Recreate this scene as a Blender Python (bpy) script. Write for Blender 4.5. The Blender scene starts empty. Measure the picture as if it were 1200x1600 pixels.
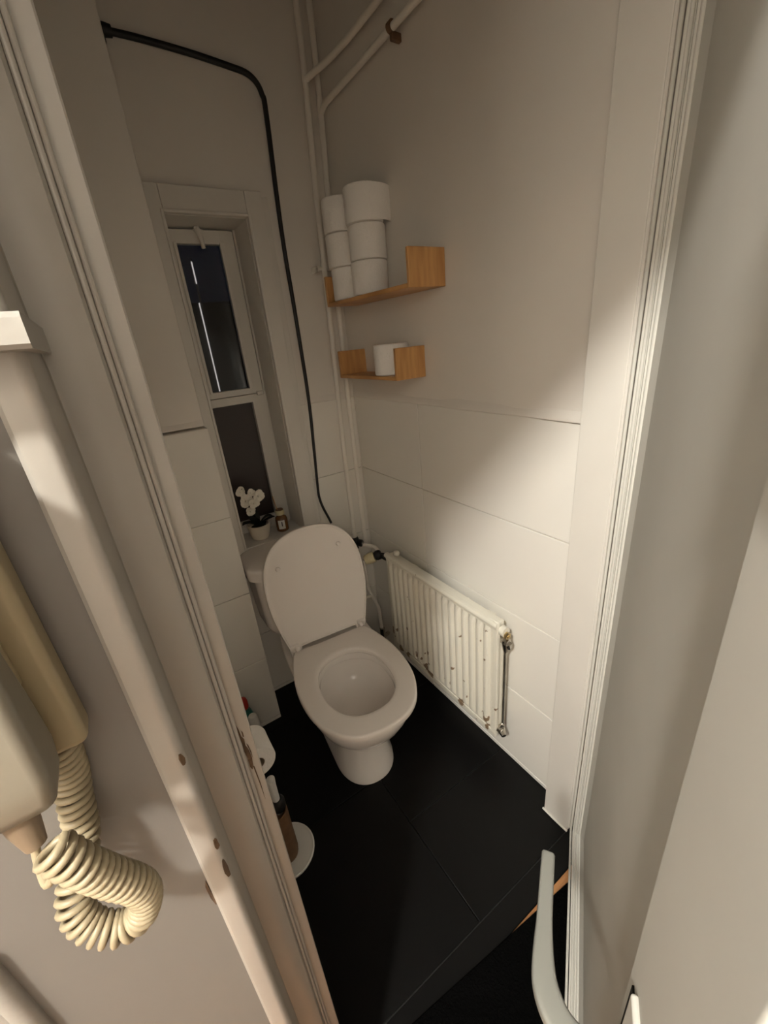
import bpy, bmesh, math, random
from mathutils import Vector, Matrix
PI = math.pi
sc = bpy.context.scene
col = sc.collection
random.seed(7)

# ------------------------------------------------------------------ camera
cam_d = bpy.data.cameras.new('camera')
cam_d.sensor_fit = 'HORIZONTAL'; cam_d.sensor_width = 36.0
cam_d.lens = 36.0 * 649.57 / 1200.0
cam_d.clip_start = 0.01; cam_d.clip_end = 60
cam = bpy.data.objects.new('camera', cam_d); col.objects.link(cam)
def _rot(ya, pi, ro):
    cy, sy, cp, sp, cr, sr = math.cos(ya), math.sin(ya), math.cos(pi), math.sin(pi), math.cos(ro), math.sin(ro)
    F = Vector((sy*cp, cy*cp, sp)); R = Vector((cy, -sy, 0)); U = R.cross(F)
    return cr*R + sr*U, -sr*R + cr*U, F
_R, _U, _F = _rot(.5512, -.3982, -.0975)
cam.matrix_world = Matrix(((_R.x, _U.x, -_F.x, -.846), (_R.y, _U.y, -_F.y, -1.5221), (_R.z, _U.z, -_F.z, 1.4269), (0, 0, 0, 1)))
sc.camera = cam

# ------------------------------------------------------------------ world, exposure, lamp settings
LAMP = Vector((-1.80, -2.00, 2.45))
LAMP_POWER = 114.0
LAMP_RADIUS = .07
LAMP_COLOR = (1.0, .965, .88)
w = bpy.data.worlds.new('night'); sc.world = w; w.use_nodes = True
w.node_tree.nodes['Background'].inputs[0].default_value = (.22, .30, .60, 1)
w.node_tree.nodes['Background'].inputs[1].default_value = .004
sc.view_settings.view_transform = 'Standard'
sc.view_settings.look = 'None'
sc.view_settings.gamma = 1.0
sc.view_settings.use_curve_mapping = False
sc.view_settings.exposure = 1.0
sc.cycles.max_bounces = 12
sc.cycles.diffuse_bounces = 10
sc.cycles.use_denoising = True

# ------------------------------------------------------------------ materials
def mat(name, color, rough=.5, bump=0, scale=40, var=0, vscale=6, metal=0, spec=.5, color2=None, emit=None, trans=0, detail=4, stretch=None, coat=0):
    m = bpy.data.materials.new(name); m.use_nodes = True
    nt = m.node_tree; b = nt.nodes['Principled BSDF']
    b.inputs['Base Color'].default_value = (*color, 1)
    b.inputs['Roughness'].default_value = rough
    b.inputs['Metallic'].default_value = metal
    b.inputs['Specular IOR Level'].default_value = spec
    if coat: b.inputs['Coat Weight'].default_value = coat; b.inputs['Coat Roughness'].default_value = .1
    if trans: b.inputs['Transmission Weight'].default_value = trans
    if emit:
        b.inputs['Emission Color'].default_value = (*emit[0], 1); b.inputs['Emission Strength'].default_value = emit[1]
    tc = nt.nodes.new('ShaderNodeTexCoord')
    src = tc.outputs['Object']
    if stretch:
        mp = nt.nodes.new('ShaderNodeMapping'); mp.inputs['Scale'].default_value = stretch
        nt.links.new(src, mp.inputs['Vector']); src = mp.outputs['Vector']
    if var or color2:
        n = nt.nodes.new('ShaderNodeTexNoise'); n.inputs['Scale'].default_value = vscale; n.inputs['Detail'].default_value = detail
        nt.links.new(src, n.inputs['Vector'])
        r = nt.nodes.new('ShaderNodeValToRGB')
        c2 = color2 if color2 else tuple(max(0, c*(1-var)) for c in color)
        r.color_ramp.elements[0].position = .35; r.color_ramp.elements[0].color = (*c2, 1)
        r.color_ramp.elements[1].position = .65; r.color_ramp.elements[1].color = (*color, 1)
        nt.links.new(n.outputs['Fac'], r.inputs['Fac']); nt.links.new(r.outputs['Color'], b.inputs['Base Color'])
    if bump:
        n2 = nt.nodes.new('ShaderNodeTexNoise'); n2.inputs['Scale'].default_value = scale; n2.inputs['Detail'].default_value = 3
        nt.links.new(src, n2.inputs['Vector'])
        bp = nt.nodes.new('ShaderNodeBump'); bp.inputs['Strength'].default_value = bump; bp.inputs['Distance'].default_value = .01
        nt.links.new(n2.outputs['Fac'], bp.inputs['Height']); nt.links.new(bp.outputs['Normal'], b.inputs['Normal'])
    return m

M = {}
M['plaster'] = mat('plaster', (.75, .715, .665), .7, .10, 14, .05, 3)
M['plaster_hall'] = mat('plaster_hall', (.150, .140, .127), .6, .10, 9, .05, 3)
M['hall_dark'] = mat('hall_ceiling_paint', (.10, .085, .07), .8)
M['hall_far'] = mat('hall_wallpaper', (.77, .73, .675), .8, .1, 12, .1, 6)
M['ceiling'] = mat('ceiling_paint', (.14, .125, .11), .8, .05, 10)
M['tile'] = mat('wall_tile', (.81, .785, .735), .22, .02, 5, .03, 2)
M['grout'] = mat('grout', (.20, .165, .125), .8, .1, 80)
M['black_tile'] = mat('black_tile', (.004, .004, .004), .38, .02, 30, spec=.16)
M['black_grout'] = mat('black_grout', (.028, .026, .024), .8)
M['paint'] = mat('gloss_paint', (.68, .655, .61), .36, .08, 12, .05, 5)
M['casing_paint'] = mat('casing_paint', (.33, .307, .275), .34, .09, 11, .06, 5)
M['door_paint'] = mat('door_paint', (.60, .59, .545), .8, .012, 12, .05, 4, spec=.04)
M['paint_white'] = mat('white_paint', (.30, .285, .26), .5, .1, 50, .04, 20)
M['bare_wood'] = mat('bare_wood', (.10, .055, .025), .8, .3, 90, .5, 60)
M['ceramic'] = mat('ceramic', (.80, .76, .73), .12, 0, spec=.5)
M['seat'] = mat('seat_plastic', (.82, .77, .73), .2, 0, spec=.4)
M['pipe'] = mat('white_pipe', (.80, .77, .71), .35, .05, 30)
M['rad'] = None
M['steel'] = mat('chrome', (.62, .58, .52), .25, .1, 60, metal=1.0, var=.3, vscale=40)
M['brass'] = mat('brass', (.55, .42, .22), .3, .1, 60, metal=1.0)
M['cream'] = mat('cream_plastic', (.68, .60, .38), .4)
M['black'] = mat('black_rubber', (.008, .008, .008), .5)
M['wood'] = mat('bamboo', (.60, .33, .125), .45, .05, 40, color2=(.43, .215, .07), vscale=9, stretch=(1, 1, 1))
M['woodv'] = mat('bamboo_plate', (.60, .33, .125), .45, .03, 30, color2=(.45, .225, .075), vscale=10, stretch=(6, 6, .7), detail=5)
M['paper'] = mat('toilet_paper', (.86, .835, .80), .95, .25, 160)
M['card'] = mat('cardboard', (.35, .27, .19), .9)
M['brown'] = mat('brown_wood', (.20, .11, .055), .6, .1, 40, .3, 20)
M['grey'] = mat('grey_plastic', (.21, .21, .19), .42, .03, 60)
M['phone'] = mat('beige_plastic', (.28, .23, .14), .4, .02, 60)
M['handset'] = mat('pale_plastic', (.17, .152, .118), .42, .02, 60)
M['cord'] = mat('cord_rubber', (.29, .24, .155), .45)
M['dark_cord'] = mat('cord_sleeve', (.16, .115, .075), .5)
M['leaf'] = mat('dark_leaf', (.006, .012, .008), .45)
M['petal'] = mat('petal', (.78, .74, .66), .7)
M['amber'] = mat('amber_glass', (.16, .065, .018), .12, coat=.6)
M['label'] = mat('paper_label', (.74, .72, .68), .6)
M['ink'] = mat('ink', (.06, .05, .05), .7)
M['soil'] = mat('soil', (.03, .02, .012), .9, .4, 80)
M['pot'] = mat('pot', (.68, .62, .53), .5, .05, 40)
M['night'] = mat('dark_facade', (.012, .010, .010), .9)
M['red'] = mat('red_plastic', (.42, .03, .02), .35)
M['teal'] = mat('teal_plastic', (.02, .18, .15), .35)
M['whiteplastic'] = mat('white_plastic', (.72, .72, .70), .35)
M['oak'] = mat('hall_boards', (.50, .25, .10), .4, .1, 30, color2=(.30, .13, .05), vscale=8, stretch=(1, 8, 1))
M['mat'] = mat('shade_mat_black', (.002, .002, .002), .95, .4, 200, spec=.0)
M['gap'] = mat('dark_gap', (.004, .003, .003), .9)
M['lamp'] = mat('lamp_glass', (.9, .88, .8), .4, emit=(LAMP_COLOR, 3.0))
M['strip'] = mat('lit_strip', (.5, .5, .5), .5, emit=((.95, .85, .75), .4))

def rad_mat():
    m = mat('radiator_enamel', (.74, .71, .62), .3, .05, 30)
    nt = m.node_tree; b = nt.nodes['Principled BSDF']
    tc = nt.nodes.new('ShaderNodeTexCoord')
    n = nt.nodes.new('ShaderNodeTexNoise'); n.inputs['Scale'].default_value = 26; n.inputs['Detail'].default_value = 5
    nt.links.new(tc.outputs['Object'], n.inputs['Vector'])
    sep = nt.nodes.new('ShaderNodeSeparateXYZ'); nt.links.new(tc.outputs['Object'], sep.inputs[0])
    mr = nt.nodes.new('ShaderNodeMapRange')          # rust climbs from the lower edge
    mr.inputs['From Min'].default_value = .0; mr.inputs['From Max'].default_value = .16
    mr.inputs['To Min'].default_value = .14; mr.inputs['To Max'].default_value = 0
    nt.links.new(sep.outputs['Z'], mr.inputs['Value'])
    ad = nt.nodes.new('ShaderNodeMath'); ad.operation = 'ADD'
    nt.links.new(n.outputs['Fac'], ad.inputs[0]); nt.links.new(mr.outputs[0], ad.inputs[1])
    r = nt.nodes.new('ShaderNodeValToRGB')
    r.color_ramp.elements[0].position = .69; r.color_ramp.elements[0].color = (.74, .71, .62, 1)
    r.color_ramp.elements[1].position = .72; r.color_ramp.elements[1].color = (.22, .15, .09, 1)
    nt.links.new(ad.outputs[0], r.inputs['Fac']); nt.links.new(r.outputs['Color'], b.inputs['Base Color'])
    return m
M['rad'] = rad_mat()

def glass_mat():
    m = bpy.data.materials.new('window_glass'); m.use_nodes = True
    b = m.node_tree.nodes['Principled BSDF']
    b.inputs['Base Color'].default_value = (.75, .78, .85, 1)
    b.inputs['Roughness'].default_value = .03
    b.inputs['Transmission Weight'].default_value = 1.0
    b.inputs['IOR'].default_value = 1.45
    return m
M['glass'] = glass_mat()
M['frosted'] = mat('dark_backed_glass', (.028, .018, .016), .35, .03, 60)

# ------------------------------------------------------------------ mesh helpers
def new(): return bmesh.new()
def finish(name, bm, m, parent=None, smooth=True, angle=38, wn=True):
    bmesh.ops.recalc_face_normals(bm, faces=bm.faces)
    me = bpy.data.meshes.new(name); bm.to_mesh(me); bm.free()
    me.materials.append(m)
    if smooth:
        me.polygons.foreach_set('use_smooth', [True]*len(me.polygons))
        try: me.set_sharp_from_angle(angle=math.radians(angle))
        except Exception: pass
    o = bpy.data.objects.new(name, me); col.objects.link(o)
    if smooth and wn:
        wm = o.modifiers.new('weighted_normal', 'WEIGHTED_NORMAL'); wm.weight = 100; wm.keep_sharp = True; wm.mode = 'FACE_AREA'
    if parent: o.parent = parent
    return o
def thing(name, label, cat, loc=(0, 0, 0), rz=0, group=None):
    o = bpy.data.objects.new(name, None); col.objects.link(o)
    o.location = loc; o.rotation_euler = (0, 0, rz); o.empty_display_size = .05
    o['label'] = label; o['category'] = cat
    if group: o['group'] = group
    return o
def tag(o, label, cat, group=None):
    o['label'] = label; o['category'] = cat
    if group: o['group'] = group
    return o
def struct(o, label=None, cat=None):
    o['kind'] = 'structure'
    if label: o['label'] = label
    if cat: o['category'] = cat
    return o
def box(bm, a, b, bev=0, seg=2, mtx=None):
    a, b = Vector(a), Vector(b)
    lo = Vector([min(a[i], b[i]) for i in range(3)]); hi = Vector([max(a[i], b[i]) for i in range(3)])
    r = bmesh.ops.create_cube(bm, size=1.0)
    vs = r['verts']
    for v in vs:
        v.co = Vector([lo[i] + (v.co[i]+.5)*(hi[i]-lo[i]) for i in range(3)])
    if bev:
        es = list({e for v in vs for e in v.link_edges})
        g = bmesh.ops.bevel(bm, geom=es, offset=bev, segments=seg, affect='EDGES', profile=.5)
        vs = list({v for f in g['faces'] for v in f.verts} | {v for v in vs if v.is_valid})
    if mtx is not None:
        for v in vs: v.co = mtx @ v.co
    return vs
def bridge(bm, r1, r2, closed=True):
    n = len(r1)
    for i in range(n if closed else n-1):
        j = (i+1) % n
        try: bm.faces.new((r1[i], r1[j], r2[j], r2[i]))
        except ValueError: pass
def loft(bm, rings, cap0=True, cap1=True, closed=True):
    R = [[bm.verts.new(p) for p in ring] for ring in rings]
    for a, b in zip(R, R[1:]): bridge(bm, a, b, closed)
    if cap0: bm.faces.new(R[0])
    if cap1: bm.faces.new(R[-1])
    return R
def lathe(bm, prof, seg=28, center=(0, 0, 0), mtx=None, cap0=True, cap1=True):
    c = Vector(center); rings = []
    for r, z in prof:
        ring = []
        for i in range(seg):
            a = 2*PI*i/seg
            p = Vector((r*math.cos(a), r*math.sin(a), z))
            if mtx is not None: p = mtx @ p
            ring.append(p + c)
        rings.append(ring)
    return loft(bm, rings, cap0, cap1)
def frames(pts):
    T = []
    for i in range(len(pts)):
        a = pts[max(0, i-1)]; b = pts[min(len(pts)-1, i+1)]
        T.append((b-a).normalized())
    up = Vector((0, 0, 1)) if abs(T[0].z) < .9 else Vector((1, 0, 0))
    N = [(up - T[0]*up.dot(T[0])).normalized()]
    for i in range(1, len(pts)):
        n = N[-1] - T[i]*N[-1].dot(T[i]); N.append(n.normalized())
    return T, N, [t.cross(n) for t, n in zip(T, N)]
def tube(bm, pts, r, seg=12, caps=True):
    pts = [Vector(p) for p in pts]
    T, N, B = frames(pts)
    rr = r if isinstance(r, (list, tuple)) else [r]*len(pts)
    rings = [[p + (n*math.cos(2*PI*k/seg) + b*math.sin(2*PI*k/seg))*q for k in range(seg)] for p, n, b, q in zip(pts, N, B, rr)]
    loft(bm, rings, caps, caps)
def smooth_path(pts, n=8):
    pts = [Vector(p) for p in pts]; out = []
    for i in range(len(pts)-1):
        p0, p1, p2, p3 = pts[max(0, i-1)], pts[i], pts[i+1], pts[min(len(pts)-1, i+2)]
        for k in range(n):
            t = k/n
            out.append(.5*((2*p1) + (p2-p0)*t + (2*p0-5*p1+4*p2-p3)*t*t + (3*p1-p0-3*p2+p3)*t**3))
    out.append(pts[-1]); return out
def fillet(pts, r, n=6):
    pts = [Vector(p) for p in pts]; out = [pts[0]]
    for i in range(1, len(pts)-1):
        a, b, c = pts[i-1], pts[i], pts[i+1]
        u, v = (a-b).normalized(), (c-b).normalized()
        p, q = b+u*r, b+v*r
        for k in range(n+1):
            t = k/n
            out.append(p*(1-t)**2 + b*2*t*(1-t) + q*t*t)
    out.append(pts[-1]); return out
def prism(bm, prof, z0, z1, zs=None):
    # closed plan outline (x, y) run up vertically
    zs = zs or [z0, z1]
    loft(bm, [[Vector((x, y, z)) for x, y in prof] for z in zs])
def poly_chip(bm, pts, normal, t=.0012):
    # irregular worn patch: outline with thickness
    n = Vector(normal)
    a = [Vector(p) for p in pts]
    loft(bm, [[p - n*t for p in a], [p + n*t*.5 for p in a]])

# ================================================================== SETTING
# axes: x to the right, y into the toilet room, z up; right wall x=0, back wall y=0
CEIL = 2.62
# --- floor of the toilet room: black tiles with thin joints
bm = new(); box(bm, (-.95, -1.106, -.05), (.05, .2, -.006))
fl = struct(finish('floor', bm, M['black_grout']), 'black tiled toilet room floor', 'floor')
def floor_tile(x0, x1, y0, y1):
    bm = new(); g = .0014
    box(bm, (x0+g, y0+g, -.006), (x1-g, y1-g, 0), .0008, 1)
    return finish('tile', bm, M['black_tile'], fl)
for y0, y1 in ((-1.106, -.803), (-.803, -.383), (-.383, .04)):
    floor_tile(-.42, 0.03, y0, y1)
for y0, y1 in ((-1.106, -.62), (-.62, -.2), (-.2, .04)):
    floor_tile(-.90, -.42, y0, y1)
bm = new(); box(bm, (-.815, -1.166, -.04), (-.045, -1.106, -.002), .003, 2)
struct(finish('trim_1', bm, M['black_tile']), 'black stone strip under the doorway', 'threshold')
# hall floor of brown boards
bm = new(); box(bm, (-2.4, -2.9, -.06), (1.2, -1.166, -.012)); box(bm, (-.05, -1.17, -.06), (1.2, -1.05, -.004)); box(bm, (-2.4, -1.25, -.06), (-.80, -1.10, -.02))
fh = struct(finish('floor', bm, M['gap']), 'brown boarded hall floor', 'floor')
for i in range(12):
    y0 = -1.166 - .145*(i+1)
    if y0 < -2.9: break
    bm = new(); box(bm, (-2.4, y0+.001, -.012), (1.2, y0+.144, -.003), .0008, 1)
    finish('plank', bm, M['oak'], fh)

# --- walls with tile courses
Z = [1.218, .918, .618, .318, .018, 0]
def wobble_lip(bm, p0, p1, n, h, out, seed):
    # lower edge of thick paint over plaster, uneven
    rnd = random.Random(seed); p0, p1 = Vector(p0), Vector(p1); n = Vector(n)
    L = (p1-p0).length; k = max(6, int(L/.04)); rings = []
    ph = [rnd.uniform(0, 6) for _ in range(3)]
    for i in range(k+1):
        t = i/k; p = p0.lerp(p1, t)
        wv = .5*math.sin(t*L*17+ph[0]) + .3*math.sin(t*L*41+ph[1])
        hh = h*(1+.35*wv); o = out*(1+.3*wv)
        rings.append([p, p+Vector((0, 0, -hh*.5))+n*o*.4, p+Vector((0, 0, -hh*.25))+n*o*.9, p+Vector((0, 0, hh*.3))+n*o, p+Vector((0, 0, hh*1.6))+n*o*.5, p+Vector((0, 0, hh*2.6))])
    loft(bm, rings, True, True)

# right wall
bm = new()
box(bm, (0.006, -1.03, 0), (.12, .12, Z[0]))
box(bm, (-.001, -1.03, Z[0]), (.12, .12, CEIL))
wr = struct(finish('wall_right', bm, M['plaster']), 'right wall with white tiles below grey plaster', 'wall')
def right_tile(y0, y1, z0, z1):
    bm = new(); g = .0015
    box(bm, (0, y0+g, z0+g), (.0075, y1-g, z1-g), .0012, 1)
    return finish('tile', bm, M['tile'], wr)
for i in range(5):
    for y0, y1 in ((-1.028, -.418), (-.418, .0)):
        right_tile(y0, y1, Z[i+1], Z[i])
bm = new(); box(bm, (.0062, -1.028, .001), (.009, 0, Z[0]-.001)); finish('grout', bm, M['grout'], wr)
bm = new(); wobble_lip(bm, (-.001, -1.027, Z[0]), (-.001, -.002, Z[0]), (-1, 0, 0), .008, .006, 3); finish('plaster_lip', bm, M['plaster'], wr)

# back wall, built round the window opening
WX0, WX1, WZ0, WZ1 = -.553, -.310, .725, 1.806
bm = new()
for (x0, x1, z0, z1) in ((-.95, WX0, 0, CEIL), (WX0, WX1, 0, WZ0-.004), (WX0, WX1, WZ1, CEIL)):
    box(bm, (x0, .0062, z0), (x1, .20, z1))
box(bm, (WX1, .0062, 0), (.12, .20, Z[0])); box(bm, (WX1, -.001, Z[0]), (.12, .20, CEIL))
box(bm, (-.95, -.001, Z[0]), (WX0, .0062, CEIL)); box(bm, (WX0, -.001, WZ1), (WX1, .0062, CEIL))
wb = struct(finish('wall_back', bm, M['plaster']), 'back wall with a narrow window above the cistern', 'wall')
def back_tile(x0, x1, z0, z1):
    bm = new(); g = .0015
    box(bm, (x0+g, 0, z0+g), (x1-g, .0075, z1-g), .0012, 1)
    return finish('tile', bm, M['tile'], wb)
for i in range(5):
    back_tile(-.232, 0, Z[i+1], Z[i])
    if i >= 2 or False:
        back_tile(-.605, -.232, Z[i+1], Z[i] if i > 2 else .70)
bm = new(); wobble_lip(bm, (-.232, -.001, Z[0]), (-.002, -.001, Z[0]), (0, -1, 0), .008, .005, 5); finish('plaster_lip', bm, M['plaster'], wb)

# chimney-like pier left of the window
PX, PY = -.605, -.152
bm = new()
box(bm, (-.95, PY+.0062, 0), (PX-.004, 0.004, Z[0])); box(bm, (-.95, PY-.006, Z[0]+.01), (PX-.008, .004, CEIL), .004, 2)
wp = struct(finish('wall_pier', bm, M['plaster']), 'projecting pier with tiles left of the toilet', 'wall')
for i in range(5):
    bm = new(); g = .0012
    box(bm, (-.872, PY, Z[i+1]+g), (PX-.0005, PY+.0075, Z[i]-g), .0012, 1); finish('tile', bm, M['tile'], wp)
    bm = new(); box(bm, (PX-.0075, PY+.008, Z[i+1]+g), (PX, .004, Z[i]-g), .0012, 1); finish('tile', bm, M['tile'], wp)
bm = new(); wobble_lip(bm, (-.87, PY-.005, Z[0]+.012), (PX-.012, PY-.005, Z[0]+.012), (0, -1, 0), .007, .004, 9); finish('plaster_lip', bm, M['plaster'], wp)

# left wall of the toilet room
bm = new(); box(bm, (-.98, -1.10, 0), (-.87, .1, CEIL))
struct(finish('wall_left', bm, M['plaster']), 'left wall of the toilet room', 'wall')
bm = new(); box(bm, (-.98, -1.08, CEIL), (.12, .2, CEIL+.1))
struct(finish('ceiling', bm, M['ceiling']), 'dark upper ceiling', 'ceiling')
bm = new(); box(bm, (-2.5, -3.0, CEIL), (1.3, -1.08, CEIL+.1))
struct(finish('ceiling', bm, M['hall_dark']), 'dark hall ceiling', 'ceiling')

# --- doorway wall (hall side) and lining
HEAD = 2.12
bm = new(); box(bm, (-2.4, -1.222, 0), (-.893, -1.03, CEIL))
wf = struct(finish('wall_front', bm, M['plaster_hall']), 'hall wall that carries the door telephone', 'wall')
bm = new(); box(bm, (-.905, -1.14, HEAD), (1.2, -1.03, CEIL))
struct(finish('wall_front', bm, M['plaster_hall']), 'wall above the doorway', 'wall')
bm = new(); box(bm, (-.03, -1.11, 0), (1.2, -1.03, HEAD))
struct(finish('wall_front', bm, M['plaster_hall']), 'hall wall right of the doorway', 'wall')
# left door casing as one run of mouldings (plan outline)
prof = [(-.8940, -1.04), (-.8115, -1.04), (-.8115, -1.111), (-.813, -1.1125), (-.8262, -1.1125), (-.8264, -1.121)]
def bead(cx, cy, r, a0, a1, n):
    return [(cx + r*math.cos(math.radians(a0+(a1-a0)*k/n)), cy + r*math.sin(math.radians(a0+(a1-a0)*k/n))) for k in range(n+1)]
prof += bead(-.8288, -1.1225, .0023, 0, -180, 6)
prof += bead(-.8335, -1.1265, .0023, 10, -180, 6)
prof += [(-.8362, -1.130), (-.8385, -1.136), (-.846, -1.139), (-.855, -1.1400), (-.868, -1.140), (-.8710, -1.1405), (-.8721, -1.143), (-.8722, -1.218)]
prof += bead(-.8797, -1.2220, .0075, 0, -90, 6)
prof += [(-.887, -1.2297), (-.8905, -1.2288), (-.8930, -1.2262), (-.8940, -1.220)]
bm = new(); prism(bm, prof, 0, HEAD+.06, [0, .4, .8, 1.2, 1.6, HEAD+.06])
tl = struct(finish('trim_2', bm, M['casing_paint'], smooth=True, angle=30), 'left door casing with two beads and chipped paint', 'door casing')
# right lining (stop board) and head
bm = new()
box(bm, (-.055, -1.1085, 0.004), (.002, -1.027, HEAD), .003, 2)
box(bm, (-.0535, -1.113, .02), (-.036, -1.1075, HEAD), .001, 1)
struct(finish('trim_3', bm, M['paint']), 'flat white door lining board on the right wall', 'door lining')
bm = new(); tube(bm, [(-.056, -1.024, .004), (-.0575, -1.06, .005), (-.056, -1.109, .004)], .0035, 8)
struct(finish('trim_4', bm, M['paint']), 'thin paint bead at the foot of the door lining', 'trim')
bm = new(); box(bm, (-.815, -1.1085, HEAD), (-.055, -1.03, HEAD+.05), .003, 2)
struct(finish('trim_5', bm, M['paint']), 'door lining head', 'door lining')
bm = new(); box(bm, (-.905, -1.1085, 0), (-.8117, -1.0285, HEAD), .003, 2)
struct(finish('trim_6', bm, M['paint']), 'left door lining board', 'door lining')
# vertical ridge on the hall wall at the lower left
bm = new(); prism(bm, [(-1.024, -1.217)] + bead(-1.0315, -1.224, .0075, 0, -180, 8) + [(-1.10, -1.228), (-1.10, -1.217)], 0, 1.05)
struct(finish('trim_7', bm, M['paint_white']), 'raised white strip low on the hall wall', 'trim')

# chips in the casing paint
def chips(name, plan, pts, nrm):
    bm = new(); poly_chip(bm, pts, nrm); return finish(name, bm, M['bare_wood'], tl, smooth=False)
y = -1.1128
def strip_chip(pts):
    chips('paint_chip', 0, [(-.8262 + u*.0145, y, z) for u, z in pts], (0, -1, 0))
strip_chip([(.02, 1.024), (.12, 1.016), (.16, 1.004), (.30, .998), (.26, .988), (.40, .979), (.46, .965), (.36, .950), (.22, .946), (.10, .952), (.12, .968), (.03, .980), (.06, .992), (.01, 1.004)])
strip_chip([(.26, 1.013), (.36, 1.009), (.36, 1.002), (.26, 1.003)])
strip_chip([(.36, .990), (.46, .986), (.54, .974), (.52, .962), (.44, .978)])
strip_chip([(.34, .950), (.44, .948), (.52, .915), (.50, .884), (.44, .915)])
for z0, dz in ((1.132, .009), (1.022, .009), (.985, .020)):
    pts = []
    rnd = random.Random(int(z0*1000))
    for k in range(9):
        a = 2*PI*k/9; pts.append((-.8755 + .0026*math.cos(a)*rnd.uniform(.5, 1), -1.2283 + .0012*math.cos(a), z0 + dz*math.sin(a)*rnd.uniform(.6, 1)))
    chips('paint_chip', 0, pts, (.5, -.86, 0))
rnd = random.Random(5)
chips('paint_chip', 0, [(-.8945, -1.2223, .978), (-.8965, -1.2223, .970), (-.8963, -1.2223, .952), (-.8945, -1.2223, .938), (-.8932, -1.2245, .944), (-.8934, -1.2245, .960)], (0, -1, 0))

bm = new(); box(bm, (.02, -1.125, -.003), (1.2, -1.1095, .11), .003, 2)
struct(finish('baseboard_front', bm, M['paint']), 'white skirting board on the hall wall behind the open door', 'baseboard')
# --- rest of the hall (behind and beside the photographer)
bm = new(); box(bm, (-2.5, -3.0, -.06), (-2.4, -1.0, CEIL)); struct(finish('wall_hall_left', bm, M['hall_far']), 'far left hall wall', 'wall')
bm = new(); box(bm, (1.2, -3.0, -.06), (1.3, -1.0, CEIL)); struct(finish('wall_hall_right', bm, M['hall_far']), 'far right hall wall', 'wall')
bm = new(); box(bm, (-2.5, -3.0, -.06), (1.3, -2.9, CEIL)); struct(finish('wall_hall_back', bm, M['hall_far']), 'hall wall opposite the doorway', 'wall')
bm = new(); box(bm, (-1.32, -1.53, 1.90), (1.2, -1.50, CEIL)); struct(finish('wall_light_blocker', bm, M['hall_dark']), 'unseen beam added across the hall to block lamp light', 'wall')  # added out of view to cut the lamp light into a shadow edge
# hall ceiling lamp, the light of the place
lt = thing('ceiling_lamp', 'round white glass ceiling lamp in the hall', 'lamp', (LAMP.x, LAMP.y, CEIL))
bm = new(); lathe(bm, [(.001, 0), (.07, 0), (.075, -.012), (.06, -.04), (.05, -.06), (.001, -.06)], 24); finish('base', bm, M['paint_white'], lt)
bm = new(); lathe(bm, [(.012, -.058), (.05, -.060), (.10, -.072), (.13, -.095), (.134, -.097), (.10, -.066), (.05, -.056), (.012, -.054)], 28, cap0=False, cap1=False); finish('glass_dish', bm, M['lamp'], lt)
bm = new(); lathe(bm, [(.001, -.055), (.016, -.056), (.016, -.10), (.001, -.101)], 16); finish('bulb_socket', bm, M['paint_white'], lt)
ld = bpy.data.lights.new('lamp_bulb', 'POINT'); ld.energy = LAMP_POWER; ld.color = LAMP_COLOR; ld.shadow_soft_size = LAMP_RADIUS
lo = bpy.data.objects.new('lamp_bulb', ld); col.objects.link(lo); lo.parent = lt; lo.location = (0, 0, LAMP.z - CEIL)

# ================================================================== WINDOW
bm = new()
zo, zi = 1.874, WZ1
# casing: head and the two sides with an inner bead
def casing_piece(bm, x0, x1, z0, z1): box(bm, (x0, -.018, z0), (x1, .004, z1), .003, 2)
casing_piece(bm, WX1, -.2555, .70, zo); casing_piece(bm, WX0-.055, WX0, .70, zo); casing_piece(bm, WX0, WX1, zi, zo)
box(bm, (WX1-.001, -.022, .72), (WX1+.008, .0, zi+.008), .003, 2)
box(bm, (WX0-.008, -.022, .72), (WX0+.001, .0, zi+.008), .003, 2)
box(bm, (WX0, -.022, zi-.001), (WX1, .0, zi+.008), .003, 2)
box(bm, (-.2555, -.008, .70), (-.2325, .004, zo-.01), .003, 2)
win = struct(finish('window_1', bm, M['paint']), 'narrow white window above the cistern with night outside', 'window')
bm = new()   # reveal lining
box(bm, (WX1-.002, -.002, WZ0), (WX1+.01, .17, WZ1)); box(bm, (WX0-.01, -.002, WZ0), (WX0+.002, .17, WZ1))
box(bm, (WX0, -.002, WZ1-.002), (WX1, .17, WZ1+.01))
finish('reveal', bm, M['paint'], win)
bm = new(); box(bm, (WX0, -.012, WZ0-.02), (WX1, .17, WZ0), .003, 2); finish('window_sill', bm, M['paint'], win)
bm = new()   # fixed frame
FY0, FY1 = .125, .165
box(bm, (WX0, FY0+.006, WZ0), (-.523, FY1, WZ1)); box(bm, (-.372, FY0, WZ0), (-.321, FY1, 1.2415))
box(bm, (WX0, FY0, 1.240), (-.321, FY1, 1.270), .003, 2); box(bm, (-.523, FY0+.005, WZ0), (-.37, FY1, .775), .002, 2)
box(bm, (-.3195, FY0+.012, WZ0), (WX1, FY1, WZ1))
box(bm, (WX0, FY0+.014, 1.803), (WX1, FY1, WZ1))
finish('window_frame', bm, M['paint'], win)
bm = new(); box(bm, (-.530, FY0+.022, .77), (-.365, FY0+.027, 1.245)); finish('pane', bm, M['frosted'], win)
bm = new()   # opening sash
SY0, SY1 = .118, .150
box(bm, (-.549, SY0, 1.272), (-.512, SY1, 1.797), .003, 2); box(bm, (-.373, SY0, 1.272), (-.3265, SY1, 1.797), .003, 2)
box(bm, (-.514, SY0, 1.272), (-.371, SY1, 1.294), .003, 2); box(bm, (-.514, SY0, 1.757), (-.371, SY1, 1.797), .003, 2)
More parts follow.
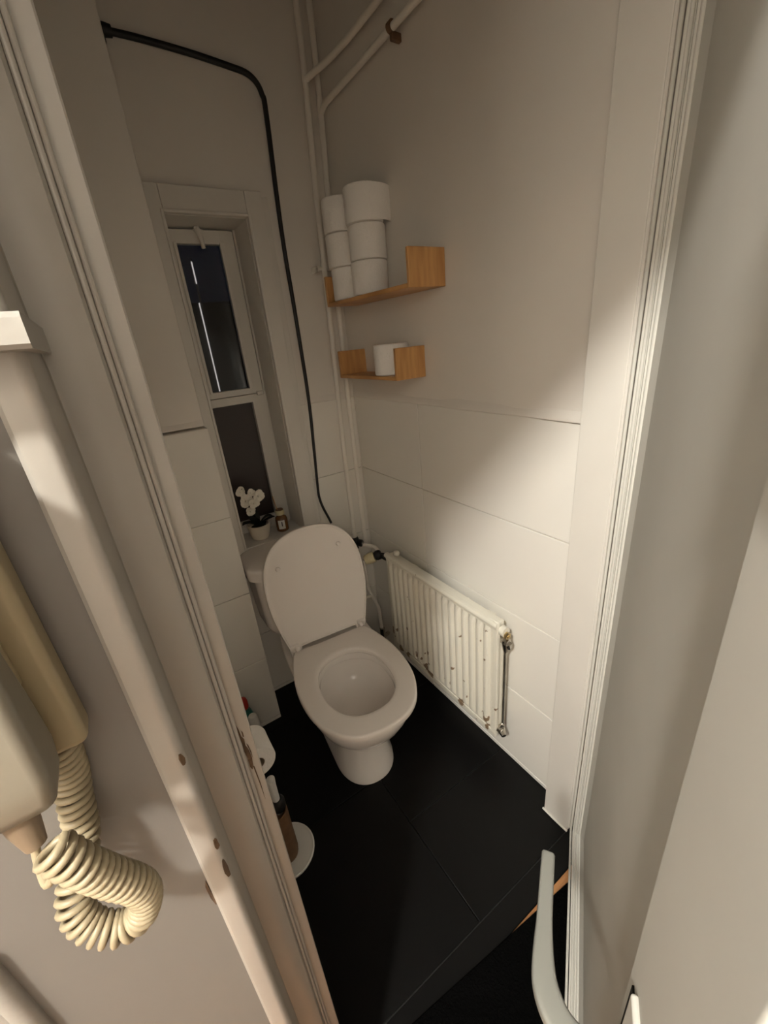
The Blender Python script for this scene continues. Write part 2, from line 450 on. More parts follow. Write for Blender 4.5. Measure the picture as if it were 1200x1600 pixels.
box(bm, (-.376, SY0-.004, 1.29), (-.362, SY0+.004, 1.762), .002, 2)
box(bm, (-.521, SY0-.004, 1.29), (-.511, SY0+.004, 1.762), .002, 2)
sash = finish('sash', bm, M['paint'], win)
bm = new(); box(bm, (-.516, .134, 1.288), (-.368, .139, 1.762)); finish('pane', bm, M['glass'], sash)
bm = new()   # catch hanging at the top of the sash
tube(bm, smooth_path([(-.440, .112, 1.800), (-.441, .100, 1.785), (-.437, .098, 1.765), (-.434, .104, 1.742)], 5), [.009]*6+[.008]*5+[.0065]*5, 10)
tube(bm, [(-.446, .118, 1.795), (-.446, .100, 1.797)], .006, 8); tube(bm, [(-.431, .118, 1.792), (-.431, .102, 1.790)], .005, 8)
finish('catch', bm, M['paint'], sash)
bm = new()
box(bm, (-.354, .108, 1.264), (-.331, .122, 1.279), .003, 2); lathe(bm, [(.001, -.007), (.005, -.006), (.0065, 0), (.005, .006), (.001, .007)], 14, (-.3262, .113, 1.271))
finish('stay_pin', bm, M['paint'], sash)

# night outside: dark facade with two thin lit slits
bm = new(); box(bm, (-2.5, 2.2, -.1), (2.5, 2.3, 1.79)); box(bm, (-.02, 2.198, 1.7), (-.008, 2.21, 2.08)); box(bm, (.33, 2.1, -.1), (.9, 2.2, 1.7))
we = struct(finish('wall_exterior', bm, M['night']), 'dark house front seen through the window', 'wall')
for z0, z1, x in ((1.916, 2.06, -.014), (1.131, 1.787, -.028)):
    bm = new(); lathe(bm, [(.0042, z0), (.0042, z1)], 10, (x, 2.195, 0)); finish('light_strip', bm, M['strip'], we)

# ================================================================== DOOR LEAF
HP = Vector((-.048, -1.112, 0)); DA = math.radians(212.5)
door = struct(thing('door_1', 'white door standing open on the right with a stepped edge moulding', 'door', HP, DA), None, None)
DW, DH, DZ = .768, 2.06, .012
def leaf_run(bm, ds, yy, r):
    # half round ridge up the hinge edge and along the bottom edge, mitred
    tube(bm, [(ds, yy, DH), (ds, yy, DZ+ds)], r, 10); tube(bm, [(ds, yy, DZ+ds), (DW, yy, DZ+ds)], r, 10)
for k, (ds, yy, r) in enumerate(((.004, .003, .0031), (.012, .014, .0031), (.0215, .026, .0046))):
    bm = new(); leaf_run(bm, ds, yy, r); finish('edge_moulding', bm, M['door_paint'], door)
bm = new()
# stepped core behind the ridges
box(bm, (.0045, .0075, DZ+.0045), (.0115, .052, DH)); box(bm, (.0115, .0185, DZ+.0115), (.0205, .052, DH))
box(bm, (.0045, .0075, DZ+.0045), (DW, .052, DZ+.0115)); box(bm, (.0045, .0185, DZ+.0115), (DW, .052, DZ+.0205))
# soft cove beside the moulding, hinge side and bottom
loft(bm, [[Vector((.019, .026, z)), Vector((.030, .0275, z)), Vector((.044, .031, z)), Vector((.060, .034, z)), Vector((.060, .045, z)), Vector((.019, .045, z))] for z in (DZ+.019, DH)])
loft(bm, [[Vector((x, .026, DZ+.019)), Vector((x, .0275, DZ+.030)), Vector((x, .031, DZ+.044)), Vector((x, .034, DZ+.060)), Vector((x, .045, DZ+.060)), Vector((x, .045, DZ+.019))] for x in (.019, DW)])
finish('edge_frame', bm, M['door_paint'], door)
bm = new(); box(bm, (.02, .0335, DZ+.02), (DW, .050, DH), .002, 2); finish('panel', bm, M['door_paint'], door)
bm = new()
n = 16; ring = []
def stile_edge(z): return .640 - .018*(z/1.5) + .0012*math.sin(z*23) + .0008*math.sin(z*61)
rings = []
for k in range(n+1):
    z = .12 + (DH-.12)*k/n; e = stile_edge(z)
    rings.append([Vector((e, .036, z)), Vector((e, .014, z)), Vector((e+.003, .0105, z)), Vector((DW-.004, .010, z)), Vector((DW, .014, z)), Vector((DW, .036, z))])
loft(bm, rings); finish('stile', bm, M['door_paint'], door, angle=50)
bm = new()     # small painted-over plate on the stile
box(bm, (.636, .0065, 1.345), (.70, .011, 1.60), .002, 2); box(bm, (.641, .004, 1.352), (.70, .011, 1.60), .002, 2)
finish('painted_plate', bm, M['door_paint'], door)
bm = new()     # long backplate
box(bm, (.660, .0045, .60), (.700, .0115, .862), .003, 3); finish('backplate', bm, M['door_paint'], door)
bm = new(); box(bm, (.648, .0085, .60), (.6595, .0112, .845), .0004, 1); finish('backplate_gap', bm, M['gap'], door)
# lever
ha = []
path = smooth_path([(.676, .004, .75), (.676, -.022, .750), (.668, -.046, .750), (.648, -.0615, .750), (.622, -.067, .750), (.575, -.0685, .750), (.512, -.069, .750)], 7)
bm = new(); T, N, B = frames(path); rings = []
for i, (p, t) in enumerate(zip(path, T)):
    f = i/(len(path)-1)
    side = Vector((0, 0, 1)).cross(t).normalized(); up = Vector((0, 0, 1))
    hw = .0098 + .0045*math.sin(min(1, f*1.25)*PI)**1.0 - .0012*max(0, f-.6)/.4
    hh = .0075 + .0020*math.sin(f*PI)
    ring = []
    for k in range(20):
        a = 2*PI*k/20; c, s = math.cos(a), math.sin(a)
        ring.append(p + side*hw*math.copysign(abs(c)**.45, c) + up*hh*math.copysign(abs(s)**.45, s))
    rings.append(ring)
e = rings[-1]; c = sum(e, Vector())/len(e); t = T[-1]
rings.append([c + (q-c)*.86 + t*.0022 for q in e]); rings.append([c + (q-c)*.6 + t*.0028 for q in e])
loft(bm, rings); lev = finish('handle', bm, M['grey'], door, angle=60)
bm = new(); lathe(bm, [(.001, 0), (.015, 0), (.016, -.004), (.013, -.010), (.001, -.010)], 20, (.676, .002, .75), Matrix.Rotation(-PI/2, 3, 'X') ); finish('handle_collar', bm, M['grey'], door)

# added black mat: stands in for shade on the hall boards
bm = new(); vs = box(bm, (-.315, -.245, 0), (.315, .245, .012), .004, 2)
dm = tag(finish('shade_mat', bm, M['mat']), 'black mat added as shade on the hall floor in front of the doorway', 'mat'); dm.location = (-.46, -1.408, -.0015); dm.rotation_euler = (0, 0, math.radians(-5.0))

# ================================================================== TOILET
toi = thing('toilet', 'white close-coupled toilet with raised lid under the window', 'toilet', (-.392, -.310, 0), math.radians(-6.0))
right_pts = [(.0, .004), (.125, .004), (.143, -.004), (.155, -.03), (.172, -.09), (.184, -.16), (.1865, -.225), (.179, -.295), (.160, -.355), (.128, -.408), (.083, -.443), (.035, -.456), (.0, -.458)]
def outline(pts, n=4):
    sp = smooth_path([(x, y, 0) for x, y in pts], n)
    R = [(p.x, p.y) for p in sp]
    L = [(-x, y) for x, y in reversed(R[1:-1])]
    return R + L
def smooth_outline(pts, n=4):
    return outline(pts, n)
O = smooth_outline(right_pts)
NO = len(O)
def hole(n, a=.117, b0=-.088, b1=-.381, e=2.25):
    cy = (b0+b1)/2; b = (b0-b1)/2; out = []
    for i in range(n):
        t = PI/2 - 2*PI*i/n
        c, s = math.cos(t), math.sin(t)
        out.append((a*math.copysign(abs(c)**(2/e), c), cy + b*math.copysign(abs(s)**(2/e), s)))
    return out
# match hole samples with outline by angle round the hole centre
HC = (0, -.235)
def hole_at(pt, a=.117, b=.1465, e=2.3):
    dx, dy = pt[0]-HC[0], pt[1]-HC[1]
    th = math.atan2(dy/b, dx/a); c, s = math.cos(th), math.sin(th)
    return (HC[0] + a*math.copysign(abs(c)**(2/e), c), HC[1] + b*math.copysign(abs(s)**(2/e), s))
def scale_in(pts, d):
    out = []
    for i in range(len(pts)):
        p = Vector(pts[i]); q = Vector(pts[(i+1) % len(pts)]); o = Vector(pts[i-1])
        t = (q-o); t = t.normalized() if t.length > 1e-9 else Vector((1, 0))
        nrm = Vector((-t.y, t.x))     # outline runs clockwise -> this points outwards
        out.append(tuple(p - nrm*d))
    return out
def shrink(pts, d):
    c = Vector((0, -.23)); return [tuple(Vector(p) + (c-Vector(p)).normalized()*d) for p in pts]
# seat ring
zt = .400
rings = []
Hh = [hole_at(p) for p in O]
def grow(pts, d): return shrink(pts, -d)
for pts, z in ((shrink(O, .004), zt-.022), (O, zt-.019), (O, zt-.006), (shrink(O, .0025), zt-.0018), (shrink(O, .007), zt), (grow(Hh, .016), zt-.0005), (grow(Hh, .006), zt-.002), (grow(Hh, .001), zt-.006), (Hh, zt-.012), (grow(Hh, .002), zt-.022)):
    rings.append([Vector((x, y, z)) for x, y in pts])
bm = new(); R = loft(bm, rings, False, False); bridge(bm, R[-1], R[0])
finish('seat', bm, M['seat'], toi, angle=60)
# lid: same outline stood up and leaning on the cistern
lid_right = [(.0, 0.0), (.105, 0.0), (.112, -.006), (.116, -.020), (.128, -.024), (.140, -.022), (.150, -.004), (.160, .03), (.174, .09), (.185, .16), (.187, .225), (.181, .29), (.163, .345), (.130, .390), (.085, .418), (.038, .430), (.0, .432)]
LO = smooth_outline(lid_right, 4)
tilt = math.radians(10.5)
def lidp(x, t, d):   # d = distance towards the viewer
    return Vector((x, .012 + t*math.sin(tilt) - d*math.cos(tilt), .408 + t*math.cos(tilt) + d*math.sin(tilt)))
c0 = Vector((0, .2))
def lsh(pts, d): return [tuple(Vector(p) + (c0-Vector(p)).normalized()*d) for p in pts]
bm = new(); rings = []
for pts, d in ((lsh(LO, .012), -.013), (lsh(LO, .004), -.011), (LO, -.006), (LO, .005), (lsh(LO, .002), .0075), (lsh(LO, .006), .0075), (lsh(LO, .009), .0035), (lsh(LO, .02), .0025)):
    rings.append([lidp(x, t, d) for x, t in pts])
loft(bm, rings); lid = finish('lid', bm, M['seat'], toi, angle=50)
for bx, bt in ((-.125, .31), (.108, .335)):
    bm = new()
    mt = Matrix.Rotation(PI/2 - tilt, 3, 'X')
    lathe(bm, [(.0085, -.001), (.0085, .004), (.007, .0085), (.003, .010), (.0005, .0102)], 14, lidp(bx, bt, .002), mt)
    finish('bumper', bm, M['seat'], lid)
for s in (-1, 1):
    bm = new(); tube(bm, [(s*.118, .016, .411), (s*.152, .016, .411)], .013, 14); box(bm, (s*.119, .005, .376), (s*.150, .03, .41), .004, 2)
    finish('hinge', bm, M['seat'], toi)
    bm = new(); lathe(bm, [(.010, 0), (.0095, .006), (.006, .011), (.001, .012)], 14, (s*.127, -.0035, .415), Matrix.Rotation(PI/2, 3, 'X')); finish('hinge_cap', bm, M['seat'], toi)
# bowl with pedestal
def ring_pts(hx, yf, yr, z, n=48, e=2.2, er=5.0):
    # front: rounded; rear: squarer
    cy = yf + hx*1.28 if (yr-yf) > hx*1.28*1.2 else (yf+yr)/2
    out = []
    for i in range(n):
        t = 2*PI*i/n; c, s = math.cos(t), math.sin(t)
        if s <= 0: x = hx*math.copysign(abs(c)**(2/e), c); y = cy + (cy-yf)*math.copysign(abs(s)**(2/e), s)
        else: x = hx*math.copysign(abs(c)**(2/er), c); y = cy + (yr-cy)*math.copysign(abs(s)**(2/er), s)
        out.append(Vector((x, y, z)))
    return out
bm = new()
outer = [(.105, -.322, .10, 0.0), (.104, -.321, .10, .02), (.097, -.312, .10, .045), (.090, -.303, .10, .09), (.088, -.300, .105, .135), (.092, -.306, .11, .168), (.106, -.326, .12, .195), (.132, -.368, .14, .232), (.153, -.404, .17, .275), (.166, -.428, .20, .318), (.172, -.440, .25, .350), (.172, -.441, .25, .366), (.168, -.437, .25, .374)]
def hole_ring(a, b, z, n=48, cyo=0.0, e=2.2):
    out = []
    for i in range(n):
        t = 2*PI*i/n; c, s = math.cos(t), math.sin(t)
        out.append(Vector((a*math.copysign(abs(c)**(2/e), c), -.235+cyo + b*math.copysign(abs(s)**(2/e), s), z)))
    return out
rings = [ring_pts(*o) for o in outer]
rings += [hole_ring(.121, .151, .3765), hole_ring(.118, .148, .374), hole_ring(.1175, .147, .352), hole_ring(.121, .151, .3475), hole_ring(.128, .158, .345), hole_ring(.124, .153, .315), hole_ring(.114, .141, .285), hole_ring(.098, .123, .262), hole_ring(.072, .094, .250), hole_ring(.035, .05, .246), hole_ring(.004, .006, .2455)]
loft(bm, rings, True, True); finish('bowl', bm, M['ceramic'], toi, angle=50)
# cistern: stands parallel to the wall
inv = Matrix.Rotation(math.radians(6.0), 3, 'Z')
def W(x, y, z):     # world -> toilet local
    v = inv @ Vector((x+.392, y+.310, 0)); return Vector((v.x, v.y, z))
def rrect(x0, x1, y0, y1, z, r, n=6, front_bulge=0):
    out = []
    for cx, cy, a0 in ((x1-r, y1-r, 0), (x0+r, y1-r, 90), (x0+r, y0+r, 180), (x1-r, y0+r, 270)):
        for k in range(n+1):
            a = math.radians(a0+90*k/n); out.append((cx+r*math.cos(a), cy+r*math.sin(a)))
    return [W(x, y - (front_bulge*(1-((x-(x0+x1)/2)/((x1-x0)/2))**2) if y < (y0+y1)/2 else 0), z) for x, y in out]
bm = new()
B = [(-.52, -.27, -.150, .392), (-.555, -.235, -.165, .405), (-.570, -.220, -.172, .44), (-.574, -.214, -.176, .50), (-.578, -.208, -.180, .60), (-.580, -.204, -.182, .672)]
loft(bm, [rrect(x0, x1, y0, -.012, z, .035, 6, .012) for x0, x1, y0, z in B]); finish('cistern', bm, M['ceramic'], toi, angle=55)
bm = new()
Lr = [(.006, .664), (0, .668), (0, .700), (.004, .709), (.012, .716), (.035, .7205), (.08, .722)]
loft(bm, [rrect(-.600+d, -.184-d, -.196+d, -.004-min(d, .01), z, max(.006, .045-d*.45), 6, .014) for d, z in Lr]); finish('cistern_lid', bm, M['ceramic'], toi, angle=60)

# ================================================================== RADIATOR
RY0, RY1, RZ0, RZ1, RX = -.845, -.258, .165, .630, -.078
rad = thing('radiator', 'white ribbed panel radiator with rust spots low on the tiled right wall', 'radiator', (RX, (RY0+RY1)/2, RZ0))
L = RY1-RY0; H = RZ1-RZ0
bm = new()
nr = 17; p0 = -L/2+.022; p1 = L/2-.014; pitch = (p1-p0)/nr
# front sheet: cross-section along y with raised ribs, swept in z with closed ends
zs = [.030, .045, H-.045, H-.030]
def sheet(depth):
    pts = [(-L/2, 0)]
    for i in range(nr):
        a = p0+i*pitch
        for f, d in ((0, 0), (.16, 0), (.30, .75), (.42, 1), (.68, 1), (.80, .75), (.94, 0)):
            pts.append((a+f*pitch, d*depth))
    pts.append((L/2, 0)); return pts
rings = []
for z, dep in ((0, 0), (.020, 0), (.028, 0), (.045, .0105), (H-.050, .0105), (H-.032, 0), (H-.012, 0), (H-.004, 0), (H, -.004)):
    rings.append([Vector((-d if dep > 0 else (0 if z < H-.001 else .004), yv, z)) for yv, d in sheet(dep if dep > 0 else 0)])
R = loft(bm, rings, False, False, closed=False)
front = finish('front_panel', bm, M['rad'], rad, angle=40)
sol = front.modifiers.new('s', 'SOLIDIFY'); sol.thickness = .004; sol.offset = 0
bm = new()
tube(bm, [(-.002, -L/2, H-.012), (-.002, L/2, H-.012)], .010, 10)
box(bm, (-.006, -L/2-.001, H-.030), (.010, L/2+.001, H-.004), .004, 2)
box(bm, (-.005, -L/2-.001, 0), (.010, L/2+.001, .022), .004, 2)
box(bm, (-.004, -L/2-.002, 0), (.010, -L/2+.020, H-.002), .004, 2); box(bm, (-.004, L/2-.012, 0), (.010, L/2+.002, H-.002), .004, 2)
finish('frame_seam', bm, M['rad'], rad)
bm = new(); box(bm, (.009, -L/2+.004, .004), (.034, L/2-.004, H-.006), .006, 2); finish('water_jacket', bm, M['rad'], rad)
for yy in (-.2, .2):
    bm = new(); box(bm, (.033, yy-.015, .06), (-RX-.0005, yy+.015, H-.05)); finish('bracket', bm, M['rad'], rad)
def valve(yc, zc, m1, big=1):
    v = thing  # noqa
bm = new()     # top right: white cap and brass air vent
tube(bm, [(.014, -L/2-.002, H-.03), (.014, -L/2-.018, H-.03)], .016, 16); fv = finish('end_cap', bm, M['rad'], rad)
bm = new(); tube(bm, [(.014, -L/2-.016, H-.038), (.014, -L/2-.027, H-.040)], .011, 6); tube(bm, [(.014, -L/2-.025, H-.040), (.014, -L/2-.031, H-.041)], .005, 10); finish('air_vent', bm, M['brass'], fv)
bm = new()     # steel union under it
tube(bm, [(.018, -L/2+.002, H-.066), (.018, -L/2-.026, H-.066)], [.013, .012], 6); tube(bm, [(.018, -L/2-.012, H-.062), (.020, -L/2-.014, H-.105)], [.013, .008], 8)
tube(bm, [(.020, -L/2-.022, H-.070), (.024, -L/2-.024, H-.090)], [.012, .007], 6)
finish('pipe_union', bm, M['steel'], rad)
bm = new(); tube(bm, [(.020, -L/2-.012, H-.10), (.020, -L/2-.010, .03)], .005, 10); finish('return_pipe', bm, M['steel'], rad)
bm = new(); tube(bm, [(.012, -L/2+.002, .030), (.012, -L/2-.018, .030)], .013, 8); tube(bm, [(.012, -L/2-.014, .030), (.006, -L/2-.030, .026)], [.012, .009], 6); tube(bm, [(.016, -L/2-.006, .036), (.018, -L/2-.012, .056)], [.010, .006], 8)
finish('drain_valve', bm, M['steel'], rad)
bm = new(); lathe(bm, [(.001, -.003), (.012, -.002), (.014, .006), (.010, .013), (.001, .015)], 14, (.020, L/2-.045, H)); finish('top_plug', bm, M['rad'], rad)

# thermostatic valve
tv = thing('thermostat_valve', 'cream radiator thermostat with black collar in the corner', 'valve', (-.072, -.185, .585))
ax = Vector((-.80, .50, -.32)).normalized()
def along(bm, prof, base, axis, seg=20, fl=0):
    z = Vector((0, 0, 1)); q = z.rotation_difference(axis).to_matrix()
    lathe(bm, prof, seg, base, q)
bm = new(); along(bm, [(.001, .018), (.021, .018), (.0235, .022), (.0235, .044), (.021, .048), (.021, .056), (.018, .061), (.001, .061)], (0, 0, 0), ax); finish('thermostat_head', bm, M['cream'], tv)
bm = new()
for k in range(8):
    a = 2*PI*k/8; 
along(bm, [(.001, -.012), (.017, -.012), (.021, -.006), (.021, .008), (.017, .016), (.001, .017)], (0, 0, 0), ax, 12); finish('collar', bm, M['black'], tv)
bm = new(); tube(bm, [(.002, -.010, 0), (.004, -.075, .004)], .009, 12); tube(bm, [(0, -.005, .010), (.004, -.055, .024)], .004, 8); finish('valve_body', bm, M['black'], tv)
bm = new(); tube(bm, smooth_path([(-.030, .135, -.004), (-.012, .118, .004), (.012, .060, .012), (.010, .022, .010), (.004, .006, .006)], 6), .0085, 12); finish('supply_pipe', bm, M['pipe'], tv)

# stop valve under the first pipe
sv = thing('stop_tap', 'black stop tap at the foot of the first pipe beside the cistern', 'tap', (-.102, -.052, .606))
bm = new(); lathe(bm, [(.001, -.03), (.012, -.028), (.014, -.01), (.014, .018), (.010, .026), (.001, .027)], 14); finish('tap_body', bm, M['black'], sv)
bm = new(); along(bm, [(.001, 0), (.010, 0), (.016, .012), (.016, .028), (.012, .032), (.001, .032)], (0, 0, 0), Vector((.55, -.75, -.1)).normalized(), 10); finish('tap_wheel', bm, M['black'], sv)
bm = new(); along(bm, [(.001, .031), (.008, .031), (.007, .034), (.001, .035)], (0, 0, 0), Vector((.55, -.75, -.1)).normalized(), 12); finish('tap_disc', bm, M['steel'], sv)

bm = new(); tube(bm, fillet([(-.100, -.100, .535), (-.100, -.104, .500), (-.102, -.110, .40), (-.062, -.118, .275), (-.060, -.122, .150)], .015), .0085, 12)
wh = tag(finish('water_hose', bm, M['pipe']), 'pale bent water hose below the stop tap behind the toilet', 'hose')
bm = new(); tube(bm, smooth_path([(-.21, -.08, .34), (-.15, -.10, .345), (-.095, -.125, .36)], 5), .007, 10)
tag(finish('branch_pipe', bm, M['pipe']), 'short pale branch pipe leading behind the cistern', 'pipe')
bm = new(); tube(bm, [(-.062, -.128, .165), (-.060, -.125, .10)], [.012, .013], 10); tube(bm, [(-.060, -.125, .12), (-.03, -.100, .09), (-.008, -.09, .085)], [.011, .010, .010], 10)
tag(finish('wall_valve', bm, M['steel']), 'dull metal wall valve low in the corner behind the radiator', 'valve')

# vertical pipes
bm = new(); tube(bm, smooth_path([(-.104, -.052, .628), (-.1015, -.052, 1.03), (-.088, -.050, 1.52), (-.077, -.048, 1.96), (-.068, -.048, 2.18), (-.066, -.048, CEIL-.002)], 6), .0092, 14)
p1 = tag(finish('heating_pipe', bm, M['pipe']), 'white vertical pipe in the corner, the left one of the pair', 'pipe')
bm = new(); tube(bm, fillet([(-.069, -.048, 2.155), (-.036, -.150, 2.165), (-.0275, -.24, 2.167), (-.0275, -1.02, 2.17)], .03), .0085, 12); finish('pipe_branch', bm, M['pipe'], p1)
bm = new(); lathe(bm, [(.011, -.012), (.0125, -.008), (.0125, .008), (.011, .012)], 14, (-.084, -.049, 1.665)); box(bm, (-.112, -.054, 1.655), (-.052, -.040, 1.662)); box(bm, (-.112, -.05, 1.650), (-.106, -.001, 1.668)); finish('pipe_clip', bm, M['pipe'], p1)
bm = new(); tube(bm, smooth_path([(-.049, -.042, .579), (-.048, -.041, 1.2), (-.040, -.040, 1.70), (-.024, -.040, 2.07), (-.020, -.040, 2.28), (-.019, -.040, CEIL-.002)], 6), .0092, 14)
p2 = tag(finish('heating_pipe', bm, M['pipe']), 'white vertical pipe in the corner, the right one of the pair', 'pipe')
bm = new(); tube(bm, fillet([(-.023, -.042, 2.085), (-.026, -.075, 2.096), (-.0275, -1.02, 2.10)], .02), .0085, 12); finish('pipe_branch', bm, M['pipe'], p2)
bm = new(); box(bm, (-.030, -.442, 2.075), (-.0012, -.430, 2.092), .002, 1); tube(bm, [(-.0275, -.443, 2.10), (-.0275, -.429, 2.10)], .0115, 12); finish('pipe_bracket', bm, M['brown'], p2)

# black cable hose
bm = new()
cpts = [(-.6035, -.014, 2.176), (-.55, -.013, 2.178), (-.49, -.013, 2.177), (-.382, -.013, 2.172), (-.28, -.013, 2.163)] + [(-.237, -.013, 2.157), (-.212, -.013, 2.142), (-.199, -.013, 2.116), (-.195, -.013, 2.07), (-.205, -.013, 1.774), (-.207, -.024, 1.50), (-.2085, -.028, 1.244), (-.216, -.022, 1.05), (-.224, -.016, .88), (-.2225, -.015, .835), (-.215, -.018, .795), (-.200, -.024, .745), (-.194, -.028, .7215)]
sp = smooth_path(cpts, 6); N_ = len(sp)
tube(bm, sp, [.0078 - .0026*min(1, max(0, (i/N_-.45)/.3)) for i in range(N_)], 12)
cb = tag(finish('black_hose', bm, M['black']), 'black hose running along the back wall and down to the cistern', 'hose')
bm = new(); lathe(bm, [(.001, -.014), (.013, -.014), (.014, 0), (.012, .016), (.001, .016)], 12, (-.586, -.014, 2.178), Matrix.Rotation(PI/2, 3, 'Y')); box(bm, (-.602, -.022, 2.150), (-.588, -.002, 2.185), .002, 1); finish('hose_coupling', bm, M['black'], cb)

# ================================================================== SHELVES and rolls
def shelf(y0, y1, z0, dep, label):
    s = thing('wall_shelf', label, 'shelf', (-.0015, y0, z0), 0, 'small wooden wall shelves')
    t = .011; ln = y1-y0; h = .090
    bm = new(); box(bm, (-dep, t, 0), (0, ln-t, t), .0012, 1); finish('board', bm, M['wood'], s)
    bm = new(); box(bm, (-dep, 0, 0), (0, t, h), .0012, 1); finish('end_plate', bm, M['woodv'], s)
    bm = new(); box(bm, (-dep, ln-t, 0), (0, ln, h), .0012, 1); finish('end_plate', bm, M['woodv'], s)
    return s
s1 = shelf(-.574, -.108, 1.535, .120, 'upper bamboo shelf on the right wall loaded with stacked toilet rolls')
s2 = shelf(-.472, -.115, 1.302, .108, 'lower bamboo shelf on the right wall with one toilet roll')
s3 = thing('wall_shelf', 'bamboo shelf on the left wall, only its edge showing past the door casing', 'shelf', (-.869, -.49, 1.322), 0, 'small wooden wall shelves')
for nm, a, b, mm in (('board', (0, .011, 0), (.107, .29, .011), 'wood'), ('end_plate', (0, 0, 0), (.107, .011, .088), 'woodv'), ('end_plate', (0, .29, 0), (.107, .301, .088), 'woodv')):
    bm = new(); box(bm, a, b, .0012, 1); finish(nm, bm, M[mm], s3)
ROLLR, ROLLH = .0555, .0915
def roll_mesh(seed, squash=0):
    rnd = random.Random(seed); bm = new()
    seg = 40; pr = [(.021, 0), (.045, 0), (.0535, .0015), (ROLLR, .006), (ROLLR-.0006, ROLLH*.5), (ROLLR, ROLLH-.006), (.0535, ROLLH-.0015), (.045, ROLLH), (.021, ROLLH)]
    ph = rnd.uniform(0, 6); rings = []
    for r, z in pr:
        rings.append([Vector(((r*(1+.006*math.sin(2*a+ph)))*math.cos(a), (r*(1+.006*math.sin(2*a+ph)))*math.sin(a), z)) for a in [2*PI*i/seg for i in range(seg)]])
    R = loft(bm, rings, False, False); bridge(bm, R[-1], R[0])
    return bm
def sheet_edge(a0, a1, r, z0, z1, drop=0):
    # the loose end of the paper lying on the roll
    bm = new(); n = 8; rings = []
    for k in range(n+1):
        a = math.radians(a0+(a1-a0)*k/n); rr = r + .0008 + drop*(k/n)**2
        zz0 = z0 - drop*.1*(k/n)
        rings.append([Vector(((rr+d)*math.cos(a), (rr+d)*math.sin(a), z)) for d, z in ((0, zz0), (.0009, zz0), (.0009, z1), (0, z1))])
    loft(bm, rings); return bm
def roll(x, y, z, rz, label, grp, a=(-150, -95), drop=0, seed=1):
    t = thing('toilet_roll', label, 'toilet roll', (x, y, z), math.radians(rz), grp)
    bm = roll_mesh(seed); finish('paper', bm, M['paper'], t, angle=45)
    bm = new(); seg = 24
    R = loft(bm, [[Vector((r*math.cos(2*PI*i/seg), r*math.sin(2*PI*i/seg), z)) for i in range(seg)] for r, z in ((.0209, .0004), (.0209, ROLLH-.0004), (.0195, ROLLH-.0004), (.0195, .0004))], False, False); bridge(bm, R[-1], R[0]); finish('cardboard_core', bm, M['card'], t)
    bm = sheet_edge(a[0], a[1], ROLLR, .004, ROLLH-.003, drop); finish('loose_sheet', bm, M['paper'], t)
    return t
G1 = 'spare toilet rolls on the upper shelf'
zs0 = 1.5465
names = ['lowest', 'middle', 'topmost']
for k in range(3):
    roll(-.0625 + (-.004 if k == 2 else .002*k), -.300 + (-.003 if k == 2 else 0), zs0 + k*(ROLLH+.0006), (0, 40, 75)[k],
         ('white toilet roll at the bottom of the front stack on the upper shelf', 'white toilet roll in the middle of the front stack on the upper shelf', 'white toilet roll on top of the front stack, its loose sheet sticking out')[k], G1,
         ((-125, -100), (60, 100), (-175, -103))[k], (0, 0, .024)[k], seed=k+1)
    roll(-.0755 + (.006 if k == 0 else -.001*k), -.185, zs0 + k*(ROLLH+.0006), 30*k,
         ('white toilet roll at the bottom of the rear stack beside the corner pipes', 'white toilet roll in the middle of the rear stack beside the corner pipes', 'white toilet roll on top of the rear stack beside the corner pipes')[k], G1, (40, 80), 0, seed=10+k)
roll(-.0565, -.372, 1.3136, 10, 'single white toilet roll standing on the lower shelf', 'spare toilet roll on the lower shelf', (20, 60), seed=31)

# roll on the left wall holder
hr = thing('toilet_roll', 'part-used toilet roll hanging on the left wall behind the casing', 'toilet roll', (-.781, -.602, .405))
rx = Matrix.Rotation(PI/2, 3, 'X')
bm = roll_mesh(50); bmesh.ops.transform(bm, matrix=(Matrix.Translation((0, .046, 0)) @ rx.to_4x4() @ Matrix.Diagonal((.92, .92, 1, 1))), verts=bm.verts); finish('paper', bm, M['paper'], hr, angle=45)
bm = new(); seg = 24
R = loft(bm, [[Vector((r*math.cos(2*PI*i/seg), yy, r*math.sin(2*PI*i/seg))) for i in range(seg)] for r, yy in ((.0192, -.045), (.0192, .0455), (.018, .0455), (.018, -.045))], False, False); bridge(bm, R[-1], R[0]); finish('cardboard_core', bm, M['card'], hr)
bm = new(); rings = []
for k in range(10):
    z = .010 - .105*k/9; rings.append([Vector((.0560+.0008*math.sin(k*.8), yy, z)) for yy in (-.044, .044)] + [Vector((.0570+.0008*math.sin(k*.8), yy, z)) for yy in (.044, -.044)])
loft(bm, rings); finish('hanging_sheet', bm, M['paper'], hr) if False else bm.free()
rh = thing('roll_holder', 'metal toilet roll holder rod fixed to the left wall', 'holder', (-.87, -.602, .405))
bm = new(); tube(bm, fillet([(.0005, .065, .010), (.070, .065, .008), (.089, .060, .008), (.089, -.040, .008)], .01), .0045, 10); finish('rod', bm, M['steel'], rh)
bm = new(); lathe(bm, [(.001, 0), (.022, 0), (.022, .005), (.001, .006)], 18, (.0005, .065, .010), Matrix.Rotation(PI/2, 3, 'Y')); finish('rosette', bm, M['steel'], rh)

